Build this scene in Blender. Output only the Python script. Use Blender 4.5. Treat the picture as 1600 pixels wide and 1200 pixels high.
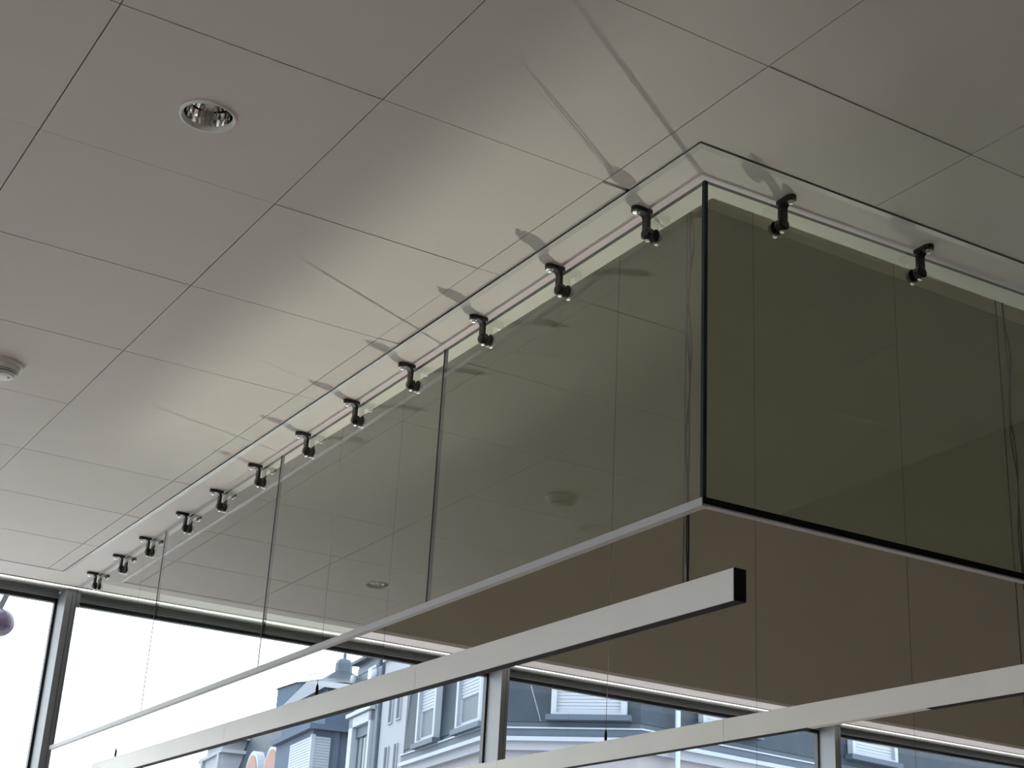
import bpy, bmesh, math, random
from mathutils import Vector, Matrix
random.seed(7)
for o in list(bpy.data.objects): bpy.data.objects.remove(o)
SC = bpy.context.scene
COL = SC.collection

# ------------------------------------------------------------------ camera, sky, light, exposure
CZ = 1.6                                   # eye height above the floor
yaw, pit, rol, fpx = 0.531436, 0.382211, 0.0567578, 2378.89
fw = Vector((math.sin(yaw)*math.cos(pit), math.cos(yaw)*math.cos(pit), math.sin(pit)))
r0 = Vector((math.cos(yaw), -math.sin(yaw), 0)); u0 = r0.cross(fw)
rt = r0*math.cos(rol)+u0*math.sin(rol); up = u0*math.cos(rol)-r0*math.sin(rol)
cd = bpy.data.cameras.new('camera'); cam = bpy.data.objects.new('camera', cd); COL.objects.link(cam)
m = Matrix((rt, up, -fw)).transposed().to_4x4(); m.translation = (0, 0, CZ); cam.matrix_world = m
cd.sensor_fit = 'HORIZONTAL'; cd.sensor_width = 36; cd.lens = 36*fpx/1600; cd.clip_start = .05; cd.clip_end = 500
SC.camera = cam

SKY = 5.2
w = bpy.data.worlds.new('overcast_sky'); SC.world = w; w.use_nodes = True
w.node_tree.nodes['Background'].inputs[0].default_value = (.93, .97, 1.0, 1)
w.node_tree.nodes['Background'].inputs[1].default_value = SKY

GLINT = 3300.0                             # sun patch glancing up off the polished floor by the facade
gl = bpy.data.lights.new('sun_glint', 'SPOT'); gl.energy = GLINT; gl.color = (1, .90, .83)
gl.shadow_soft_size = .014; gl.spot_size = math.radians(24); gl.spot_blend = 1.0
go = bpy.data.objects.new('sun_glint', gl); COL.objects.link(go)
go.location = (10.1, 7.6, .12)
go.rotation_euler = (Vector((1.4, 3.9, 3.5))-go.location).to_track_quat('-Z', 'Y').to_euler()

SC.view_settings.view_transform = 'Standard'; SC.view_settings.look = 'None'
SC.view_settings.gamma = 1; SC.view_settings.use_curve_mapping = False
SC.view_settings.exposure = 0.0

# ------------------------------------------------------------------ materials
def lin(c):
    return tuple(((v/12.92) if v <= .04045 else ((v+.055)/1.055)**2.4) for v in c)
MATS = {}
def mat(name, col, rough=.6, metal=0, noise=0, scale=8, bump=0, bscale=200, spec=.5, coords='Object'):
    if name in MATS: return MATS[name]
    M = bpy.data.materials.new(name); M.use_nodes = True; N = M.node_tree.nodes; L = M.node_tree.links
    b = N['Principled BSDF']; b.inputs['Base Color'].default_value = (*col, 1)
    b.inputs['Roughness'].default_value = rough; b.inputs['Metallic'].default_value = metal
    b.inputs['Specular IOR Level'].default_value = spec
    tc = N.new('ShaderNodeTexCoord')
    nz = N.new('ShaderNodeTexNoise'); nz.inputs['Scale'].default_value = scale; nz.inputs['Detail'].default_value = 5
    L.new(tc.outputs[coords], nz.inputs['Vector'])
    mx = N.new('ShaderNodeMix'); mx.data_type = 'RGBA'
    a = max(noise, .015)
    mx.inputs[6].default_value = (*[max(0, v*(1-a)) for v in col], 1); mx.inputs[7].default_value = (*[min(1, v*(1+a)) for v in col], 1)
    L.new(nz.outputs['Fac'], mx.inputs[0]); L.new(mx.outputs[2], b.inputs['Base Color'])
    if bump:
        n2 = N.new('ShaderNodeTexNoise'); n2.inputs['Scale'].default_value = bscale; n2.inputs['Detail'].default_value = 3
        L.new(tc.outputs[coords], n2.inputs['Vector'])
        bp = N.new('ShaderNodeBump'); bp.inputs['Strength'].default_value = bump; bp.inputs['Distance'].default_value = .002
        L.new(n2.outputs['Fac'], bp.inputs['Height']); L.new(bp.outputs[0], b.inputs['Normal'])
    MATS[name] = M; return M

def glassmat(name, tint, refl=1.7, ior=1.5, rough=0.0):
    M = bpy.data.materials.new(name); M.use_nodes = True; N = M.node_tree.nodes; L = M.node_tree.links
    for n in list(N): N.remove(n)
    out = N.new('ShaderNodeOutputMaterial'); mix = N.new('ShaderNodeMixShader')
    tr = N.new('ShaderNodeBsdfTransparent'); tr.inputs[0].default_value = (*[math.sqrt(t) for t in tint], 1)
    gs = N.new('ShaderNodeBsdfGlossy'); gs.inputs['Roughness'].default_value = rough; gs.inputs['Color'].default_value = (1, 1, 1, 1)
    fr = N.new('ShaderNodeFresnel'); fr.inputs[0].default_value = ior
    ge = N.new('ShaderNodeNewGeometry')
    inv = N.new('ShaderNodeMath'); inv.operation = 'SUBTRACT'; inv.inputs[0].default_value = 1
    L.new(ge.outputs['Backfacing'], inv.inputs[1])
    m1 = N.new('ShaderNodeMath'); m1.operation = 'MULTIPLY'; m1.inputs[1].default_value = refl; L.new(fr.outputs[0], m1.inputs[0])
    m2 = N.new('ShaderNodeMath'); m2.operation = 'MULTIPLY'; m2.use_clamp = True
    L.new(m1.outputs[0], m2.inputs[0]); L.new(inv.outputs[0], m2.inputs[1])
    L.new(m2.outputs[0], mix.inputs[0]); L.new(tr.outputs[0], mix.inputs[1]); L.new(gs.outputs[0], mix.inputs[2])
    L.new(mix.outputs[0], out.inputs[0]); MATS[name] = M; return M

TILE = mat('ceiling_tile_white', (.70, .65, .63), .75, noise=.03, scale=2.5, bump=.15, bscale=350, coords='Generated')
PLAS = mat('plaster_white', (.75, .70, .68), .7, noise=.03, scale=3)
PLEN = mat('plenum_black', (.03, .028, .026), .9)
GLOSS = mat('gloss_white_strip', (.86, .85, .84), .18)
ALU = mat('brushed_aluminium', (.62, .62, .62), .38, .85, noise=.04, scale=30)
ALUP = mat('aluminium_paint', (.88, .855, .83), .5, .0, noise=.06, scale=3, spec=.2)
FRAME = mat('window_frame_grey', (.21, .22, .235), .5, .0, noise=.04, scale=6)
FRAMED = mat('window_head_dark', (.30, .30, .29), .7, noise=.05, scale=6)
GASK = mat('gasket_black', (.012, .013, .016), .5)
BLACK = mat('black_plastic', (.010, .010, .011), .75, spec=.15)
CLAMP = mat('gunmetal_clamp', (.055, .05, .045), .28, .85)
CHROME = mat('polished_steel', (.85, .84, .82), .12, 1)
EDGE = mat('glass_edge_green', (.03, .045, .042), .5, spec=.15)
PROF = mat('profile_grey', (.52, .52, .53), .5, spec=.15)
VWALL = mat('void_wall_grey', (.45, .415, .34), .8, noise=.05, scale=1.2)
VCEIL = mat('void_ceiling', (.60, .57, .52), .8, noise=.04, scale=2)
WALL = mat('wall_white', (.58, .55, .52), .8, noise=.03, scale=2)
FLOOR = mat('floor_screed', (.40, .305, .225), .5, noise=.1, scale=3)
GLASS = glassmat('tinted_screen_glass', (.77, .875, .76), 2.3)
PANE = glassmat('window_pane_glass', (.90, .95, .97), 1.4)
TRIM = mat('trim_satin_grey', (.60, .58, .57), .4, .2)
RING = mat('downlight_ring_white', (.88, .87, .85), .4)
REFL = mat('downlight_reflector', (.80, .79, .77), .06, 1)
DET = mat('detector_plastic', (.66, .645, .62), .45)
CORD = mat('cord_grey', (.06, .055, .05), .35)
# outside
ROAD = mat('street_pavement', (.42, .41, .40), .7, noise=.15, scale=.5)
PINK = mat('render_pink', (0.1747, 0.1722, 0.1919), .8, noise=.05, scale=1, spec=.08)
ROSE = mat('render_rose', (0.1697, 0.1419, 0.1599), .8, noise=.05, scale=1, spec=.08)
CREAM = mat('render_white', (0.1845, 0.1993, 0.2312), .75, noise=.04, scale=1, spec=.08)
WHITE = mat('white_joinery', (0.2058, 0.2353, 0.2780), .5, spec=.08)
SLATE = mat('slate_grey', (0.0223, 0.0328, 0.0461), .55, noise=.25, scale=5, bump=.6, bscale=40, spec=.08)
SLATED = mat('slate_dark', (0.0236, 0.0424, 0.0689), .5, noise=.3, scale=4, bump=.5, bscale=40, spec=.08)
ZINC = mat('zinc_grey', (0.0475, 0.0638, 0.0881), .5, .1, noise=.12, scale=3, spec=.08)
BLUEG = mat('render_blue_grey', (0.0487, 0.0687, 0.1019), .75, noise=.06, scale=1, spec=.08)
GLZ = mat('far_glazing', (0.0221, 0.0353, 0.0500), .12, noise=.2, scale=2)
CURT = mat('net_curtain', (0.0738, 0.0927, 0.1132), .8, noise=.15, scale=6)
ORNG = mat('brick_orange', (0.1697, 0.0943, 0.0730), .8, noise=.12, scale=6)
PURP = mat('purple_vinyl', (.075, .050, .105), .35)
GREYB = mat('grey_strap', (.10, .115, .13), .5, noise=.15, scale=20)

# ------------------------------------------------------------------ object helpers
ORG = {}
def props(o, label=None, cat=None, group=None, kind=None):
    if label: o['label'] = label
    if cat: o['category'] = cat
    if group: o['group'] = group
    if kind: o['kind'] = kind
    return o
def empty(name, loc, label=None, cat=None, group=None, kind=None):
    o = bpy.data.objects.new(name, None); o.empty_display_size = .05; COL.objects.link(o); o.location = loc; ORG[o] = Vector(loc)
    return props(o, label, cat, group, kind)
def obj(name, vs, fs, mt, parent=None, smooth=False, mats=None, fm=None, bevel=0, **kw):
    vs = [Vector(v) for v in vs]
    if parent is None:
        base = Vector(((min(v.x for v in vs)+max(v.x for v in vs))/2, (min(v.y for v in vs)+max(v.y for v in vs))/2, min(v.z for v in vs)))
    else: base = ORG[parent]
    bm = bmesh.new(); bv = [bm.verts.new(v-base) for v in vs]
    for i, f in enumerate(fs):
        try:
            F = bm.faces.new([bv[k] for k in f])
            if fm: F.material_index = fm[i]
            F.smooth = smooth
        except ValueError: pass
    bmesh.ops.recalc_face_normals(bm, faces=bm.faces)
    if bevel: bmesh.ops.bevel(bm, geom=list(bm.edges), offset=bevel, segments=2, affect='EDGES', profile=.5, clamp_overlap=True)
    me = bpy.data.meshes.new(name); bm.to_mesh(me); bm.free()
    for q in (mats or [mt]): me.materials.append(q)
    o = bpy.data.objects.new(name, me); COL.objects.link(o); ORG[o] = base
    if parent is None: o.location = base
    else: o.parent = parent
    return props(o, **kw)
BF = [(0, 3, 2, 1), (4, 5, 6, 7), (0, 1, 5, 4), (1, 2, 6, 5), (2, 3, 7, 6), (3, 0, 4, 7)]
def boxv(x0, x1, y0, y1, z0, z1):
    return [(x0, y0, z0), (x1, y0, z0), (x1, y1, z0), (x0, y1, z0), (x0, y0, z1), (x1, y0, z1), (x1, y1, z1), (x0, y1, z1)]
def box(name, x0, x1, y0, y1, z0, z1, mt, parent=None, **kw): return obj(name, boxv(x0, x1, y0, y1, z0, z1), BF, mt, parent, **kw)
def multi(name, boxes, mt, parent=None, **kw):
    V = []; F = []
    for b in boxes:
        v = boxv(*b) if len(b) == 6 else b
        k = len(V); V += v; F += [tuple(i+k for i in f) for f in BF]
    return obj(name, V, F, mt, parent, **kw)
def slab(name, poly, z0, z1, mt, parent=None, **kw):           # plan polygon with thickness
    n = len(poly); V = [(x, y, z0) for x, y in poly]+[(x, y, z1) for x, y in poly]
    F = [tuple(range(n))[::-1], tuple(range(n, 2*n))]+[(i, (i+1) % n, n+(i+1) % n, n+i) for i in range(n)]
    return obj(name, V, F, mt, parent, **kw)
def loft(name, rings, mt, parent=None, closed=True, caps=True, **kw):
    n = len(rings[0]); V = [v for r in rings for v in r]; F = []
    for k in range(len(rings)-1):
        for i in range(n if closed else n-1):
            j = (i+1) % n; F.append((k*n+i, k*n+j, (k+1)*n+j, (k+1)*n+i))
    if caps: F += [tuple(range(n))[::-1], tuple(range((len(rings)-1)*n, len(rings)*n))]
    return obj(name, V, F, mt, parent, **kw)
def lathe(name, prof, c, mt, parent=None, seg=40, caps=True, axis='z', **kw):
    rings = []
    for r, z in prof:
        ring = []
        for i in range(seg):
            a = 2*math.pi*i/seg; p = (r*math.cos(a), r*math.sin(a), z)
            if axis == 'x': p = (p[2], p[0], p[1])
            if axis == 'y': p = (p[0], p[2], p[1])
            ring.append((c[0]+p[0], c[1]+p[1], c[2]+p[2]))
        rings.append(ring)
    return loft(name, rings, mt, parent, caps=caps, **kw)
def tube(name, pts, r, mt, parent=None, seg=8, **kw):
    pts = [Vector(p) for p in pts]; rings = []
    for i, p in enumerate(pts):
        t = (pts[min(i+1, len(pts)-1)]-pts[max(i-1, 0)]).normalized()
        a = t.cross(Vector((1, 0, 0)) if abs(t.x) < .9 else Vector((0, 1, 0))).normalized(); b = t.cross(a)
        rings.append([p+r*(math.cos(2*math.pi*k/seg)*a+math.sin(2*math.pi*k/seg)*b) for k in range(seg)])
    return loft(name, rings, mt, parent, smooth=True, **kw)
def copytree(o, parent=None):
    c = o.copy(); COL.objects.link(c); c.parent = parent; ORG[c] = ORG[o]
    for ch in list(o.children): copytree(ch, c)
    return c

# ------------------------------------------------------------------ the room (x along the window wall, y towards it)
H = 1.9095+CZ                                # tiled ceiling
XL, XR, YB = -4.6, 12.6, -5.0
YE = 7.76                                    # end of the tiles
YS0, YS1 = 8.035, 8.10                       # glossy strip along the facade
YM, YW = 8.10, 8.25                          # mullion front, frame plane
HB = H-.0015                                  # plaster border, a little lower than the tiles
VX0, VX1 = 2.14, 2.15                        # left edge of the void (near, far)
VZ = 7.08                                    # ceiling of the void
def trimY(x): return 2.497-.024*(x-1.95)
def vedY(x): return 2.69-.016*(x-2.14)
VYF = 7.87

box('floor', XL, XR, YB, YW+.2, -.15, 0, FLOOR, kind='structure')
DARKW = mat('wall_taupe', (.13, .105, .085), .8, noise=.04, scale=2)
box('wall_rear', XL, XR, YB-.2, YB, 0, 4.2, DARKW, kind='structure')
box('wall_right', XR, XR+.2, YB-.2, YW+.2, 0, VZ+.2, DARKW, kind='structure')

box('wall_glint_blocker', 8.3, 8.4, 3.6, 8.05, 0, .79, WALL, kind='structure')      # unseen low wall, added to cut off the glint patch on the ceiling
box('wall_light_blocker', 3.9, 4.1, YB, 2.1, 0, H, DARKW, kind='structure')  # unseen wall, added to keep daylight off the right-hand ceiling

# tiles
T = .625; GX, GY = .6222, 2.7854
ceil = empty('ceiling', (0, 0, H), kind='structure')
box('plenum_deck', XL, 1.95, YB, YS0, H+.06, H+.09, PLEN, ceil)
slab('plenum_deck', [(1.95, YB), (XR, YB), (XR, trimY(XR)), (1.95, trimY(1.95))], H+.06, H+.09, PLEN, ceil)
g = .0016
tile_mesh = None
DL = [(.94, 3.099), (.89, 6.89)]
def tile(x0, x1, y0, y1, yR=None):
    """one panel; full panels share a mesh"""
    global tile_mesh
    dz = random.choice([0, 0, .0004, .0009, .0014])
    gx = g+random.choice([0, 0, .0005]); gy = g+random.choice([0, .0004, .0009])
    full = yR is None and abs(x1-x0-T) < 1e-3 and abs(y1-y0-T) < 1e-3
    for cx, cyy in DL:
        if x0 < cx < x1 and y0 < cyy < y1:    # panel cut out for a downlight
            n_ = 48; out = []; inn = []
            for k in range(n_):
                a = 2*math.pi*(k+.5)/n_; c, s_ = math.cos(a), math.sin(a)
                t_ = min([((x1-g if c > 0 else x0+g)-cx)/c if abs(c) > 1e-6 else 9, ((y1-g if s_ > 0 else y0+g)-cyy)/s_ if abs(s_) > 1e-6 else 9])
                out.append([cx+c*t_, cyy+s_*t_]); inn.append((cx+c*.0605, cyy+s_*.0605))
            for qx, qy in ((x0+g, y0+g), (x1-g, y0+g), (x1-g, y1-g), (x0+g, y1-g)):
                k = min(range(n_), key=lambda k: (out[k][0]-qx)**2+(out[k][1]-qy)**2); out[k] = [qx, qy]
            return loft('ceiling_tile', [[(*p, H+.018) for p in inn], [(*p, H+.018) for p in out], [(*p, H) for p in out], [(*p, H) for p in inn], [(*p, H+.018) for p in inn]], TILE, ceil, caps=False)
    if full and tile_mesh:
        o = bpy.data.objects.new('ceiling_tile', tile_mesh); COL.objects.link(o); o.parent = ceil
        o.location = (x0, y0, dz); return o
    if full:
        o = obj('ceiling_tile', [Vector(v)+ORG[ceil] for v in boxv(g, T-g, g, T-g, 0, .018)], BF, TILE, ceil); tile_mesh = o.data
        o.location = (x0, y0, dz); return o
    ya, yb = (y1, y1) if yR is None else yR
    V = [(x0+gx, y0+gy, H+dz), (x1-gx, y0+gy, H+dz), (x1-gx, yb-gy, H+dz), (x0+gx, ya-gy, H+dz)]
    return obj('ceiling_tile', V+[(x, y, z+.018) for x, y, z in V], BF, TILE, ceil)
for i in range(-9, 20):
    for j in range(-13, 8):
        x0, y0 = GX+i*T, GY+j*T; x1, y1 = x0+T, y0+T
        if x1 < XL or y1 < YB or x0 > XR: continue
        if j == 7: y1 = YE
        if x1 <= 1.88: tile(x0, x1, y0, y1)
        elif x0 < 1.88:                       # column cut by the border on the left, whole on the near side
            if y0 >= trimY(1.95)-.02 or y1 > trimY(1.95): pass
        if x0 >= 1.86:
            if y1 < trimY(x1)-.01: tile(x0, x1, y0, y1)
            elif x0 < 1.9 and y0 > 2.3: tile(x0, 1.9495, y0+(.010 if j == 0 else 0), y1)
            elif y0 < trimY(x1):
                if x0 < 1.9:                  # notched panel at the corner: strip beside the border and the part before it
                    V = [(x0+g, y0+g), (x1-g, y0+g), (x1-g, trimY(x1)-.005), (1.948, trimY(1.947)-.005), (1.948, y1-g), (x0+g, y1-g)]
                    slab('ceiling_tile', V, H, H+.018, TILE, ceil)
                else: tile(x0, x1, y0, y1, (trimY(x0)-.0025, trimY(x1)-.0025))
# plaster border round the void and along the window
bord = empty('trim_1', (2, 5, HB), kind='structure')
slab('border_panel', [(1.95, trimY(1.95)), (XR, trimY(XR)), (XR, vedY(XR)), (VX0, vedY(VX0))], HB, HB+.3, PLAS, bord)
slab('border_panel', [(1.95, trimY(1.95)), (VX0, vedY(VX0)), (VX1, VYF), (1.95, YE+.004)], HB, HB+.3, PLAS, bord)
xs = [XL, -1.7, .15, 2.55, 4.9, 7.5, 10.1, XR]
for a, b in zip(xs[:-1], xs[1:]):
    if b < 1.95: slab('margin_panel', [(a+.001, YE+.004), (b-.001, YE+.004), (b-.001, YS0), (a+.001, YS0)], HB, HB+.02, PLAS, bord)
    elif a < 1.95: slab('margin_panel', [(a+.001, YE+.004), (1.95, YE+.004), (VX1, VYF), (b-.001, VYF), (b-.001, YS0), (a+.001, YS0)], HB, HB+.02, PLAS, bord)
    else: slab('margin_panel', [(a+.001, VYF), (b-.001, VYF), (b-.001, YS0), (a+.001, YS0)], HB, HB+.02, PLAS, bord)
edge = empty('trim_2', (1.95, 2.5, HB), kind='structure')
slab('edge_profile', [(1.950, trimY(1.950)), (1.968, trimY(1.968)+.018), (1.968, YE), (1.950, YE)], HB-.0015, H+.01, TRIM, edge)
slab('edge_profile', [(1.950, trimY(1.950)), (XR, trimY(XR)), (XR, trimY(XR)+.018), (1.968, trimY(1.968)+.018)], HB-.0015, H+.01, TRIM, edge)
box('trim_3', XL, XR, YS0+.038, YS1, HB-.006, HB+.03, GLOSS, kind='structure')
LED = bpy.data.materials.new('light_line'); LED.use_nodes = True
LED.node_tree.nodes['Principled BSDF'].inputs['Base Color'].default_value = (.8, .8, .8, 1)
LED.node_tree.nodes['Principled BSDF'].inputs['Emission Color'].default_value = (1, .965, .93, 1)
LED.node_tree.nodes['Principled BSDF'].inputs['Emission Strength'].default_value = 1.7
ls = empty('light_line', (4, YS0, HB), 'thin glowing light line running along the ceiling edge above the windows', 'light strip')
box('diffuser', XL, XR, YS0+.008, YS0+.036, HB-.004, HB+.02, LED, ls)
multi('profile', [(XL, XR, YS0+.004, YS0+.008, HB-.005, HB+.03), (XL, XR, YS0+.036, YS0+.038, HB-.006, HB+.03)], ALU, ls)
box('trim_4', XL, XR, YS1, YW+.06, H+.01, H+.06, FRAMED, kind='structure')

# the void going up to the next storey
slab('wall_void_left', [(VX0-.15, vedY(VX0)-.15), (VX0, vedY(VX0)), (VX1, VYF), (VX1-.15, VYF+.2)], HB+.3, VZ, WALL, kind='structure')
slab('wall_void_near', [(VX0-.15, vedY(VX0)-.15), (XR, vedY(XR)-.15), (XR, vedY(XR)), (VX0, vedY(VX0))], HB+.3, VZ, WALL, kind='structure')
box('wall_void_far', VX1-.15, XR, VYF, VYF+.14, HB+.0205, VZ, VWALL, kind='structure')
box('ceiling_void', VX0-.15, XR, 2.2, VYF+.2, VZ, VZ+.2, VCEIL, kind='structure')
box('wall_spandrel', XL, XR, VYF+.16, YW+.3, H+.06, VZ+.2, WALL, kind='structure')
slab('ceiling_slab', [(XL, YB), (XR, YB), (XR, 2.1), (1.9, 2.1), (1.9, YW), (XL, YW)], H+.1, H+.3, WALL, kind='structure')

# glazed facade
box('wall_facade_left', XL, 2.101-2.736-.028, YM, YW+.1, 0, H+.06, WALL, kind='structure')
mull_x = [2.101-2.736, 2.101, 4.837, 7.583, 10.32, 12.57]
ZH0 = H-.034                                # underside of the head rail
fac = empty('window_frame_facade', (4, YW, 0), kind='structure')
for k, x in enumerate(mull_x):
    box('mullion', x-.028, x+.028, YM, YW+.05, 0, HB-.006, FRAME, fac, bevel=.0015)
    box('mullion_groove', x+.006, x+.0085, YM-.0006, YM+.01, 0, HB-.03, GASK, fac)
for a, b in zip(mull_x[:-1], mull_x[1:]):
    box('head_rail', a+.03, b-.03, YW, YW+.05, ZH0+.024, H+.02, FRAMED, fac)
    box('head_bead', a+.03, b-.03, YW-.012, YW+.04, ZH0+.002, ZH0+.026, FRAME, fac, bevel=.0015)
    box('sill_rail', a+.03, b-.03, YW, YW+.05, .0, .08, FRAME, fac)
n = 1
for a, b in zip(mull_x[:-1], mull_x[1:]):
    wn = empty('window_%d' % n, ((a+b)/2, YW+.04, .08), kind='structure'); n += 1
    multi('gasket', [(a+.028, b-.028, YW+.012, YW+.05, ZH0-.020, ZH0+.002), (a+.028, a+.042, YW+.012, YW+.05, .08, ZH0), (b-.042, b-.028, YW+.012, YW+.05, .08, ZH0), (a+.028, b-.028, YW+.012, YW+.05, .08, .095)], GASK, wn)
    box('pane', a+.04, b-.04, YW+.034, YW+.046, .09, ZH0-.018, PANE, wn)
# glazed wall on the left, same system
lw = empty('wall_left', (XL, 1, 0), kind='structure')
for a, b in ((YB, 0.2), (3.0, YW+.1)): box('panel', XL-.1, XL, a, b, 0, H+.1, WALL, lw)
ys = [0.2, 1.6, 3.0]
for y in ys: box('mullion', XL-.05, XL+.1, y-.028, y+.028, 0, H, FRAME, lw)
box('head_rail', XL-.05, XL, .2, 3.0, H-.1, H+.1, FRAMED, lw)
for a, b in zip(ys[:-1], ys[1:]):
    wn = empty('window_%d' % n, (XL-.04, (a+b)/2, .08), kind='structure'); n += 1
    box('pane', XL-.046, XL-.034, a+.028, b-.028, .0, H-.1, PANE, wn)

# ------------------------------------------------------------------ hanging glass screen
GT, GB, TH = HB-.010, 1.07+CZ, .012
C0 = (2.058, 2.617)
def gx(y): return C0[0]+.0099*(y-C0[1])
def gyy(x): return C0[1]-.033*(x-C0[0])
scr = empty('glass_smoke_screen', (C0[0], C0[1], GB-.02), 'frameless greenish glass smoke screen hanging from ceiling, wrapping the corner', 'glass screen')
YJ = [C0[1], 3.955, 5.272, 6.618, 8.06]
def pane(name, a, b, nrm, z0, z1):
    a = Vector((*a, 0)); b = Vector((*b, 0)); nn = Vector((*nrm, 0))*TH
    P = [a, b, b+nn, a+nn]; V = [(p.x, p.y, z0) for p in P]+[(p.x, p.y, z1) for p in P]
    # the four narrow faces carry the dark green edge tint
    return obj(name, V, BF, None, scr, mats=[GLASS, EDGE], fm=[1, 1, 0, 1, 0, 1], label='greenish clear glass pane')
e = .0022
for a, b in zip(YJ[:-1], YJ[1:]):
    a2 = a+(e if a != C0[1] else .010); b2 = b-e
    pane('glass_pane', (gx(a2), a2), (gx(b2), b2), (1, 0), GB, GT)
XJ = [C0[0], 4.05, 6.0]
for a, b in zip(XJ[:-1], XJ[1:]):
    a2 = a+(e if a != C0[0] else .010); b2 = b-e
    pane('glass_pane', (a2, gyy(a2)), (b2, gyy(b2)), (0, 1), GB, GT)
multi('corner_seal', [(C0[0]-.001, C0[0]+.0095, C0[1]-.001, C0[1]+.0095, GB, GT)], EDGE, scr, label='dark green glass corner edge')
for y in YJ[1:-1]: multi('joint_seal', [(gx(y)-.0012, gx(y)+TH, y-.0022, y+.0022, GB, GT)], EDGE, scr)
def prof(name, a, b, nrm):
    a = Vector((*a, 0)); b = Vector((*b, 0)); nn = Vector((*nrm, 0))
    P = [a-nn*.003, b-nn*.003, b+nn*(TH+.006), a+nn*(TH+.006)]
    return obj(name, [(p.x, p.y, GB-.014) for p in P]+[(p.x, p.y, GB+.006) for p in P], BF, PROF, scr, label='grey aluminium edge profile along the bottom of the glass', bevel=.0008)
prof('bottom_profile', (gx(C0[1]), C0[1]), (gx(8.08), 8.08), (1, 0))
prof('bottom_profile', (C0[0]+.0178, gyy(C0[0]+.0178)), (6.0, gyy(6.0)), (0, 1))

pa, pb_ = (C0[0]-.003, gyy(C0[0])-.0045), (6.0, gyy(6.0)-.0045)
obj('shade_strip', [(*pa, GB-.010), (*pb_, GB-.010), (pb_[0], pb_[1]+.0016, GB-.010), (pa[0], pa[1]+.0016, GB-.010), (*pa, GB+.006), (*pb_, GB+.006), (pb_[0], pb_[1]+.0016, GB+.006), (pa[0], pa[1]+.0016, GB+.006)], BF, BLACK, scr, label='black strip painting the shade on the front of the right profile')  # added strip: the dark, unlit front of the profile put in as black
# clamps: local frame, x = into the glass, z = 0 at the ceiling
def make_clamp():
    root = empty('glass_clamp', (0, 0, 0))
    xa = -.0125                               # arm plane
    w2 = .0115; t = .011; R = .018
    pts = []
    for k in range(9):
        a = math.pi/2+math.pi*k/8; pts.append((-.046+.0135*math.cos(a), .0135*math.sin(a)))
    pts = [(-.002, .0125)]+pts+[(-.002, -.0125)]
    slab('flange', pts, -.0125, -.0005, CLAMP, root)
    prof_ = []
    for k in range(7):
        a = math.pi/2*k/6
        prof_.append((xa-R+R*math.sin(a), -t/2-.0015-R+R*math.cos(a)))
    prof_ = [(xa-R-.006, -t/2-.0015)]+prof_+[(xa, -.045), (xa, -.067)]
    rings = []
    for i, (x, z) in enumerate(prof_):
        a = Vector(prof_[min(i+1, len(prof_)-1)])-Vector(prof_[max(i-1, 0)]); a.normalize(); nx, nz = -a[1], a[0]
        rings.append([(x+nx*t/2, -w2, z+nz*t/2), (x+nx*t/2, w2, z+nz*t/2), (x-nx*t/2, w2, z-nz*t/2), (x-nx*t/2, -w2, z-nz*t/2)])
    loft('arm', rings, CLAMP, root)
    lathe('front_disc', [(.001, -.0095), (.010, -.0095), (.0165, -.006), (.0165, .006), (.0175, .007), (.0175, .0115)], (xa, 0, -.067), CLAMP, root, axis='x', seg=28)
    lathe('rear_disc', [(.019, 0), (.019, .012), (.015, .017), (.001, .017)], (TH+.0005, 0, -.067), CLAMP, root, axis='x', seg=28)
    lathe('bolt', [(.001, -.010), (.0062, -.010), (.0078, -.0075), (.0078, -.004), (.0105, -.0035), (.0105, 0)], (-.045, 0, -.0125), CHROME, root, seg=6, label='polished hexagon bolt head')
    lathe('screw', [(.001, -.004), (.0055, -.004), (.0062, 0)], (xa+.004, 0, -.067-.0170), CHROME, root, seg=6)
    lathe('screw', [(.001, -.004), (.0055, -.004), (.0062, 0)], (TH+.008, 0, -.067-.0190), CHROME, root, seg=6)
    return root
proto = make_clamp()
first = [True]
def clamp(x, y, rz, label, grp):
    o = proto if first[0] else copytree(proto); first[0] = False
    o.location = (x, y, HB); o.rotation_euler = (0, 0, rz)
    props(o, label, 'clamp', grp)
ords = ['nearest', 'second', 'third', 'fourth', 'fifth', 'sixth', 'seventh', 'eighth', 'ninth', 'tenth', 'eleventh', 'farthest']
cy = [2.845, 3.262, 3.692, 4.165, 4.585, 5.005, 5.475, 5.90, 6.32, 6.83, 7.235, 7.67]
for k, y in enumerate(cy):
    if k == 0: lb = 'dark metal glass clamp on the long left pane row, nearest to the glass corner'
    elif k == 11: lb = 'dark metal glass clamp right above the window, farthest from the glass corner'
    else: lb = 'dark metal glass clamp, %s from the glass corner along the left pane row' % ords[k]
    clamp(gx(y), y, math.radians(-.57), lb, 'clamps holding the left glass panes')
for k, (x, lb) in enumerate([(2.292, 'black glass clamp on the right-hand pane, beside the glass corner'), (2.757, 'black glass clamp on the right-hand pane, toward the right picture edge'), (3.25, None), (3.72, None)]):
    if lb: clamp(x, gyy(x), math.radians(90-1.9), lb, 'clamps holding the right glass pane')

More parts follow.
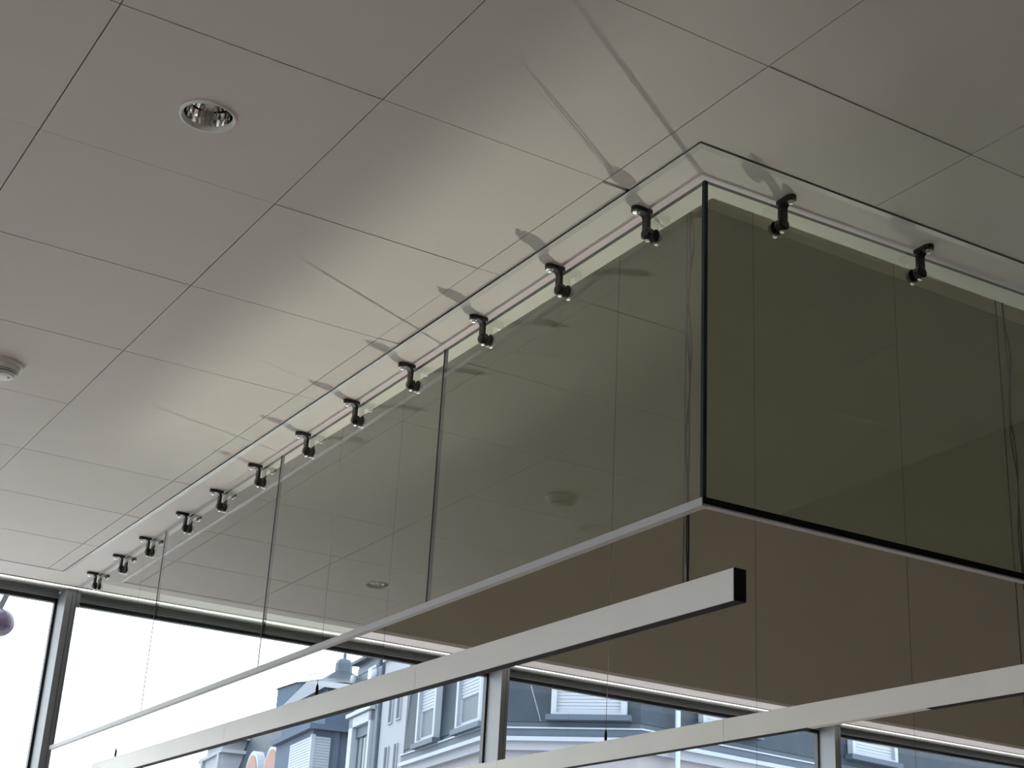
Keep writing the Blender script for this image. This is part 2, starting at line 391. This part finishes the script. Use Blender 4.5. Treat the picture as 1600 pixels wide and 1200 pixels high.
# ------------------------------------------------------------------ pendants
def pendant(x, z, label, cab, cord_y=None, near=2.775, far=7.86, j=(4.39, 6.05), lv=None):
    wd, hh = .036, .080
    r = empty('linear_pendant', (x, (near+far)/2, z-hh), label, 'pendant light', 'linear pendants hanging in rows under the void')
    seg = [near+.004, *j, far-.004]
    for a, b in zip(seg[:-1], seg[1:]):
        a2, b2 = a+.0012, b-.0012
        V = []
        prof_ = [(0, z), (wd, z), (wd, z-hh+.012), (.003, z-hh+.012), (.003, z-hh), (0, z-hh)]
        loft('housing', [[(x+p, a2, q) for p, q in prof_], [(x+p, b2, q) for p, q in prof_]], ALUP, r)
    for y in j: box('joint_sleeve', x+.0015, x+wd-.0015, y-.012, y+.012, z-hh+.014, z-.0015, BLACK, r)
    for a, b in (lv or [(near+.004, far-.02)]):
        box('louvre', x+.003, x+wd, a, b, z-hh-.0006, z-hh+.011, BLACK, r)
    if lv:
        cur = near+.004
        for a, b in lv:
            if a-cur > .02: box('cover_strip', x+.003, x+wd-.003, cur, a-.002, z-hh+.0005, z-hh+.011, ALUP, r)
            cur = b+.002
    for y0, y1 in ((near, near+.004), (far-.004, far)):
        box('end_cap', x, x+wd, y0, y1, z-hh, z, BLACK, r, bevel=.0008)
    for y in cab:
        c = tube('suspension_cable', [(x+wd/2, y, z), (x+wd/2, y, VZ)], .0011, GASK, r, seg=6)
        if not (cord_y and abs(y-cord_y) < .1): lathe('cable_gripper', [(.0055, 0), (.0055, .034), (.0035, .044), (.0012, .05)], (x+wd/2, y, z), BLACK, c, seg=12)
    if cord_y:
        for s in (0, 1):
            pts = []
            for k in range(90):
                t = k/89; zz = z+(VZ-z)*t
                am = .0045*math.sin(math.pi*min(1, t*2.2)) if s else .0035
                ph = 95*t+(0 if s else 2.2)
                pts.append((x+wd/2+.006*s-.003+am*math.sin(ph), cord_y+am*1.3*math.cos(ph*.7+s), zz))
            tube('power_cord', pts, 0.0026, CORD, r, seg=6)
    return r
pendant(2.28, .985+CZ, 'grey linear pendant with black end cap, the nearest and uppermost bar', [3.0, 5.20, 7.55], cord_y=2.985)
pendant(3.55, .978+CZ, 'grey linear pendant bar crossing the lower right corner', [3.03, 5.16, 7.26], cord_y=3.0, near=2.78, far=7.9, j=(4.387, 5.98), lv=[(2.80, 3.40), (3.95, 7.85)])
pendant(6.10, .97+CZ, 'linear pendant below view, its thin cable hanging right of the black end cap', [5.2, 7.24])
pendant(7.38, .97+CZ, 'linear pendant below view, its thin cable hanging furthest right on the dark wall', [7.19])

# ------------------------------------------------------------------ ceiling fittings
def downlight(x, y, label):
    r = empty('downlight', (x, y, H-.006), label, 'downlight', 'recessed downlights')
    R = .069
    lathe('ring', [(R-.007, .004), (R-.007, -.0045), (R-.005, -.006), (R-.002, -.005), (R, 0), (R, .004)], (x, y, H), RING, r, seg=48, caps=False, smooth=True)
    lathe('inner_lip', [(R-.007, -.0045), (R-.011, .002), (R-.011, .006)], (x, y, H), mat('lip_white', (.85, .84, .82), .35), r, seg=48, caps=False)
    rr = [(R-.0105, .002), (R-.012, .022), (R-.016, .045), (R-.028, .070), (.018, .085)]
    lathe('reflector', rr, (x, y, H), REFL, r, seg=36, caps=False, label='faceted mirror reflector')
    lathe('lamp_holder', [(.0185, .083), (.0185, .10), (.001, .10)], (x, y, H), BLACK, r, seg=20)
    lathe('lamp', [(.0125, .09), (.0125, .035), (.010, .026), (.001, .022)], (x, y, H), mat('frosted_lamp', (.85, .87, .86), .3), r, seg=20, smooth=True)
downlight(.94, 3.099, 'round recessed downlight with mirror reflector in the upper left tile')
downlight(.89, 6.89, 'round downlight near the window, seen only as a reflection in the left glass')
def detector(x, y):
    r = empty('smoke_detector', (x, y, H-.05), 'round white smoke detector on the tiles at the left edge', 'smoke detector')
    lathe('base', [(.066, 0), (.066, -.010), (.060, -.014)], (x, y, H), DET, r, seg=40)
    lathe('body', [(.057, -.012), (.055, -.028), (.052, -.031)], (x, y, H), DET, r, seg=40)
    lathe('chamber', [(.045, -.028), (.044, -.043)], (x, y, H), BLACK, r, seg=40)
    for k in range(2):
        z = -.034-.006*k; rr = .0515-.0035*k
        lathe('vent_ring', [(rr-.006, z), (rr, z), (rr-.001, z-.003), (rr-.007, z-.003)], (x, y, H), DET, r, seg=40)
    lathe('cap', [(.044, -.043), (.038, -.049), (.018, -.052), (.001, -.052)], (x, y, H), DET, r, seg=40)
    lathe('lamp_window', [(.003, 0), (.003, -.002), (.001, -.002)], (x+.02, y-.012, H-.0515), BLACK, r, seg=10)
detector(.952, 5.037)

# ------------------------------------------------------------------ outside
box('ground_street', -60, 90, YW+.6, 120, -4.7, -4.5, ROAD, kind='structure')
box('ground_forecourt', -60, XL-.6, -40, YW+.6, -4.7, -4.5, ROAD, kind='structure')
class Fr:
    def __init__(s, O, d, n): s.O = Vector((*O, 0)); s.d = Vector((*d, 0)).normalized(); s.n = Vector((*n, 0)).normalized()
    def p(s, u, n, z): v = s.O+s.d*u+s.n*n; return (v.x, v.y, z)
    def b(s, u0, u1, n0, n1, z0, z1): return [s.p(u0, n0, z0), s.p(u1, n0, z0), s.p(u1, n1, z0), s.p(u0, n1, z0), s.p(u0, n0, z1), s.p(u1, n0, z1), s.p(u1, n1, z1), s.p(u0, n1, z1)]
    def box(s, name, u0, u1, n0, n1, z0, z1, mt, par, **kw): return obj(name, s.b(u0, u1, n0, n1, z0, z1), BF, mt, par, **kw)
    def prism(s, name, poly, u0, u1, mt, par, **kw):   # poly in (n, z)
        return loft(name, [[s.p(u0, a, z) for a, z in poly], [s.p(u1, a, z) for a, z in poly]], mt, par, **kw)
    def shutter(s, u0, u1, n0, z0, z1, par, pitch=.055, name='roller_shutter'):
        k = max(2, int((z1-z0)/pitch)); h = (z1-z0)/k
        return multi(name, [s.b(u0, u1, n0, n0+.012, z0+i*h+.010, z0+(i+1)*h) for i in range(k)]+[s.b(u0, u1, n0-.012, n0, z0, z1)], WHITE, par)
Bp, Cp = (12.75, 22.05), (14.65, 20.15)
F1 = Fr(Bp, (.148, .989), (-.989, .148)); F2 = Fr(Bp, (.7071, -.7071), (-.7071, -.7071)); F3 = Fr(Cp, (.9917, .1285), (.1285, -.9917))
S0 = -4.5
# corner building with a slate mansard
cb = empty('corner_building', (14.5, 22.5, S0), 'pale corner house across the street with slate mansard roof and white dormers', 'building')
p0 = F1.p(4.18, 0, 0); pD = F3.p(14, 0, 0); pE = (pD[0]-1.0, pD[1]+7, 0); pA = (p0[0]+6, p0[1]-.9, 0)
outline = [p0[:2], Bp, Cp, pD[:2], pE[:2], pA[:2]]
def offs(o):                                  # street side offset outwards by o
    o -= .22
    q0 = F1.p(4.18, o, 0); t = o*math.tan(math.radians(19)); b_ = F1.p(-t*1.0, o, 0); c_ = F3.p(-o*.5, o, 0); q3 = F3.p(14, o, 0)
    return [q0[:2], b_[:2], c_[:2], q3[:2], pE[:2], pA[:2]]
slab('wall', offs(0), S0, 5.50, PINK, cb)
slab('frieze', offs(.03), 4.70, 4.86, ROSE, cb); slab('cornice', offs(.22), 5.50, 5.57, WHITE, cb, label='white cornice')
slab('cornice_moulding', offs(.12), 5.36, 5.50, CREAM, cb)
slab('gutter_band', offs(.17), 5.575, 5.70, ZINC, cb); slab('gutter_lip', offs(.20), 5.70, 5.725, WHITE, cb); slab('zinc_apron', offs(.10), 5.725, 5.82, ZINC, cb)
def ring(o, z): return [(x, y, z) for x, y in offs(o)]
loft('mansard_roof', [ring(.12, 5.82), ring(.0, 8.3), ring(-1.0, 8.6)], SLATE, cb)
def dormer(f, u0, u1, z0, z1, n0, par, shut=.5, jamb=.09, nd=.34):
    d = empty('dormer_anchor', f.p((u0+u1)/2, n0, z0)) if False else None
    fr = f.box('dormer', u0, u1, n0-1.2, n0-.12, z0, z1, SLATE, par)
    multi('surround', [f.b(u0, u0+jamb, n0-.12, n0, z0, z1), f.b(u1-jamb, u1, n0-.12, n0, z0, z1), f.b(u0+jamb, u1-jamb, n0-.12, n0, z1-.1, z1), f.b(u0+jamb, u1-jamb, n0-.12, n0, z0, z0+.04)], WHITE, fr)
    f.box('sill', u0-.08, u1+.08, n0-.12, n0+.05, z0-.09, z0, ZINC, fr)
    f.box('hood', u0-.05, u1+.05, n0-1.2, n0+.06, z1, z1+.06, ZINC, fr)
    f.box('glazing', u0+jamb, u1-jamb, n0-.12, n0-.09, z0+.04, z1-.1, CURT, fr)
    zs = z1-.1-(z1-z0-.14)*shut
    if shut: f.shutter(u0+jamb, u1-jamb, n0-.08, zs, z1-.1, fr)
    multi('sash', [f.b(u0+jamb, u0+jamb+.06, n0-.09, n0-.06, z0+.04, zs), f.b(u1-jamb-.06, u1-jamb, n0-.09, n0-.06, z0+.04, zs), f.b(u0+jamb, u1-jamb, n0-.09, n0-.06, z0+.04, z0+.10)], WHITE, fr)
dormer(F1, .02, 1.17, 5.80, 7.0, .04, cb, .55); dormer(F1, 2.20, 3.20, 5.80, 7.0, .04, cb, .5)
dormer(F2, 1.17, 2.42, 5.92, 7.0, .04, cb, 1.0); dormer(F3, 1.35, 2.7, 6.0, 7.1, .04, cb, 1.0); dormer(F3, 5.2, 6.5, 6.0, 7.1, .04, cb, 1.0)
tube('downpipe', [F3.p(.76, .03, S0), F3.p(.76, .03, 6.2), F3.p(.76, -.1, 6.5)], .045, mat('pipe_pale_blue', (.22, .30, .41), .5), cb)
tube('lightning_wire', [F2.p(.75, .05, 6.6), F2.p(1.02, .1, 5.8)], .006, WHITE, cb, seg=5)
for f, ul in ((F1, (.7, 2.6)), (F2, (1.3,)), (F3, (2.2, 5.0, 8.0))):
    for u in ul:
        for z in (-.2, 2.6):
            q = f.box('window', u-.5, u+.5, -.27, -.19, z, z+1.7, WHITE, cb); f.box('pane', u-.42, u+.42, -.19, -.185, z+.08, z+1.62, GLZ, q)
# stair tower
st = empty('stair_tower', F1.p(4.95, -1, S0), 'narrow pinkish white stair tower with staggered slit windows', 'building')
F1.prism('wall', [(-.1, S0), (-.1, 7.75), (-3, 8.2), (-3, S0)], 4.20, 5.74, CREAM, st)
for u0, u1, z0, z1 in ((5.02, 5.20, 6.46, 7.2), (4.53, 4.72, 6.48, 7.2), (5.08, 5.27, 5.2, 6.0), (4.55, 4.70, 5.2, 6.0)):
    q = multi('slit_frame', [F1.b(u0-.03, u0, -.1, -.065, z0, z1), F1.b(u1, u1+.03, -.1, -.065, z0, z1), F1.b(u0-.03, u1+.03, -.1, -.065, z0-.03, z0)], CREAM, st)
    F1.box('slit_window', u0, u1, -.11, -.094, z0, z1, ZINC, q)
F1.prism('coping', [(-.04, 7.75), (-.04, 7.81), (-3.05, 8.27), (-3.05, 8.2)], 4.20, 5.80, CREAM, st)
F1.box('side_pilaster', 5.75, 6.0, -.2, -.04, S0, 7.7, ZINC, st)
# slate-clad house with the framed white window
sh = empty('slate_house', F1.p(6.8, -2, S0), 'slate-clad narrow house with a tall white framed window', 'building')
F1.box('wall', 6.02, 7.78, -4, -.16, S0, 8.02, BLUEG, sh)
q = multi('window_surround', [F1.b(6.14, 6.26, -.16, 0, 5.2, 6.84), F1.b(7.34, 7.60, -.16, 0, 5.2, 6.84), F1.b(6.14, 7.60, -.16, 0, 6.64, 6.84)], WHITE, sh)
F1.box('pane', 6.26, 7.34, -.16, -.14, 5.2, 6.64, GLZ, q); F1.box('blind_box', 6.26, 7.34, -.16, -.09, 6.42, 6.64, ZINC, q)
for u in (6.62, 6.98): F1.box('curtain', u, u+.18, -.14, -.13, 5.2, 6.42, CURT, q)
F1.box('cornice', 6.05, 7.70, -.16, .06, 6.86, 6.94, WHITE, sh)
q = F1.box('upper_window', 6.45, 7.0, -.2, -.13, 7.1, 7.84, GLZ, sh); F1.box('curtain', 6.5, 6.72, -.13, -.125, 7.15, 7.8, CURT, q)
multi('cladding', [F1.b(6.02, 7.78, -.16, -.14, 7.0+k*.16, 7.0+k*.16+.145) for k in range(6)], ZINC, sh)
F1.prism('eaves', [(.0, 8.02), (.0, 8.09), (-3, 8.9), (-4.2, 8.9), (-4.2, 8.02)], 5.95, 7.86, SLATE, sh)
tube('downpipe', [F1.p(6.1, -.1, 6.9), F1.p(6.1, -.1, 8.0)], .04, SLATED, sh)
for u, z in ((7.7, 7.72), (7.3, 7.42), (6.2, 7.6)):
    lathe('lamp_globe', [(.01, 0), (.07, .03), (.08, .1), (.07, .17), (.01, .2)], F1.p(u, -.05, z-.1), WHITE, sh, seg=12, smooth=True)
# blue-grey house: its end wall and its street wall meet at a corner
bh = empty('bay_house', F1.p(11.7, -2, S0), 'blue-grey rendered house with white roller shutters meeting at its corner', 'building')
F1.box('wall', 10.35, 13.6, -4.5, 0, S0, 6.98, BLUEG, bh)
slab('cornice', [F1.p(*v, 0)[:2] for v in ((10.2, .13), (13.7, .13), (13.7, -4.6), (10.2, -4.6))], 6.99, 7.11, BLUEG, bh)
fe = Fr(F1.p(10.35, 0, 0)[:2], (.989, -.148), (-.148, -.989))
fe.shutter(.05, .42, .012, 5.4, 6.84, bh, .062); F1.shutter(10.42, 12.2, .012, 5.4, 6.84, bh, .062)
obj('corner_post', F1.b(10.31, 10.41, -.06, .035, 5.4, 6.88), BF, WHITE, bh)
fe.box('pilaster', .5, .62, 0, .05, 5.0, 6.98, BLUEG, bh)
F1.box('attic', 10.7, 14.6, -4, -.35, 7.11, 8.0, BLUEG, bh)
lo = [F1.p(10.5, -.2, 8.0), F1.p(15.0, -.2, 8.0), F1.p(15.0, -4.2, 8.0), F1.p(10.5, -4.2, 8.0)]
hi = [F1.p(11.9, -.55, 8.40), F1.p(13.4, -.55, 8.62), F1.p(13.4, -3.6, 8.62), F1.p(11.9, -3.6, 8.40)]
loft('roof', [lo, hi], ZINC, bh)
# roof with orange round-headed dormers
oh = empty('slate_roof_house', F1.p(20, -3, S0), 'dark slate roofed house with round-headed orange brick dormers', 'building')
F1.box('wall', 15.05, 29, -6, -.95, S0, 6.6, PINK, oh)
F1.prism('roof', [(-.85, 6.6), (-1.45, 8.6), (-3.3, 9.2), (-6, 9.2), (-6, 6.6)], 15.05, 26.5, SLATE, oh)
def rounddorm(u, z0, z1):
    w = .78; zc = z1-w
    ou = [(u-w, z0), (u+w, z0)]+[(u+w*math.cos(math.pi*k/14), zc+w*math.sin(math.pi*k/14)) for k in range(15)]
    q = loft('dormer', [[F1.p(a, -.95, z) for a, z in ou], [F1.p(a, -2.2, z) for a, z in ou]], ZINC, oh)
    w2 = w-.12; inn = [(u-w2, z0), (u+w2, z0)]+[(u+w2*math.cos(math.pi*k/14), zc+w2*math.sin(math.pi*k/14)) for k in range(15)]
    loft('surround', [[F1.p(a, -.72, z) for a, z in ou], [F1.p(a, -.95, z) for a, z in ou]], WHITE, q)
    loft('brick_infill', [[F1.p(a, -.70, z) for a, z in inn], [F1.p(a, -.74, z) for a, z in inn]], ORNG, q)
    F1.box('transom', u-w-.03, u+w+.03, -.70, -.62, zc-.30, zc-.17, WHITE, q)
rounddorm(16.9, 6.2, 7.50); rounddorm(19.05, 6.2, 7.58)
tube('vent_pipe', [F1.p(16.6, -.9, 7.3), F1.p(16.6, -.9, 8.0), F1.p(16.3, -.9, 8.25), F1.p(15.8, -.9, 8.3)], .05, ZINC, oh)
cz = [F1.b(22.4, 25.2, -2, -.6, 6.6, 7.9), F1.b(22.2, 25.4, -2.1, -.5, 7.9, 8.0), F1.b(22.7, 24.9, -1.9, -.65, 8.0, 8.35), F1.b(22.4, 25.2, -2.2, -.4, 8.35, 8.45), F1.b(22.5, 22.75, -.6, -.5, 6.6, 7.9), F1.b(24.8, 25.05, -.6, -.5, 6.6, 7.9)]
multi('stone_gable', cz, CREAM, oh)
# lantern tower far behind
def ng(c, r, z, n=8): return [(c[0]+r*math.cos(2*math.pi*(k+.5)/n), c[1]+r*math.sin(2*math.pi*(k+.5)/n), z) for k in range(n)]
lc = F1.p(32.4, -7, 0)
lt = empty('lantern_tower', (lc[0], lc[1], S0), 'grey zinc roof lantern with small finial rising above the roofs', 'building')
loft('tower', [ng(lc, 2.4, S0), ng(lc, 2.4, 11.9)], BLUEG, lt)
loft('skirt_roof', [ng(lc, 2.5, 11.9), ng(lc, .9, 12.35), ng(lc, .42, 12.7)], SLATE, lt)
loft('lantern', [ng(lc, .33, 12.6), ng(lc, .33, 13.05), ng(lc, .25, 13.2), ng(lc, .10, 13.25)], ZINC, lt)
loft('finial', [ng(lc, .07, 13.2), ng(lc, .07, 13.42), ng(lc, .015, 13.52)], ZINC, lt)
tube('railing', [F1.p(34.3, -5.6, 12.6), F1.p(31.0, -5.6, 12.3)], .02, WHITE, lt)
# purple ball outside the left-hand window
pb = empty('hanging_ball', (1.942, 8.95, 3.352), 'purple ball hanging from a slanted grey strap outside the left window', 'ball')
lathe('ball', [(.001, -.080)]+[(.080*math.cos(a), .080*math.sin(a)) for a in [math.radians(-80+10*k) for k in range(17)]]+[(.001, .080)], (1.942, 8.95, 3.44), PURP, pb, seg=32, smooth=True)
obj('strap', [(1.895, 8.95, 3.47), (1.928, 8.95, 3.47), (1.928, 8.955, 3.47), (1.895, 8.955, 3.47), (2.005, 8.95, 3.85), (2.038, 8.95, 3.85), (2.038, 8.955, 3.85), (2.005, 8.955, 3.85)], BF, GREYB, pb)
box('strap_bracket', 1.98, 2.09, 8.5, 8.97, 3.85, 3.87, GREYB, pb)
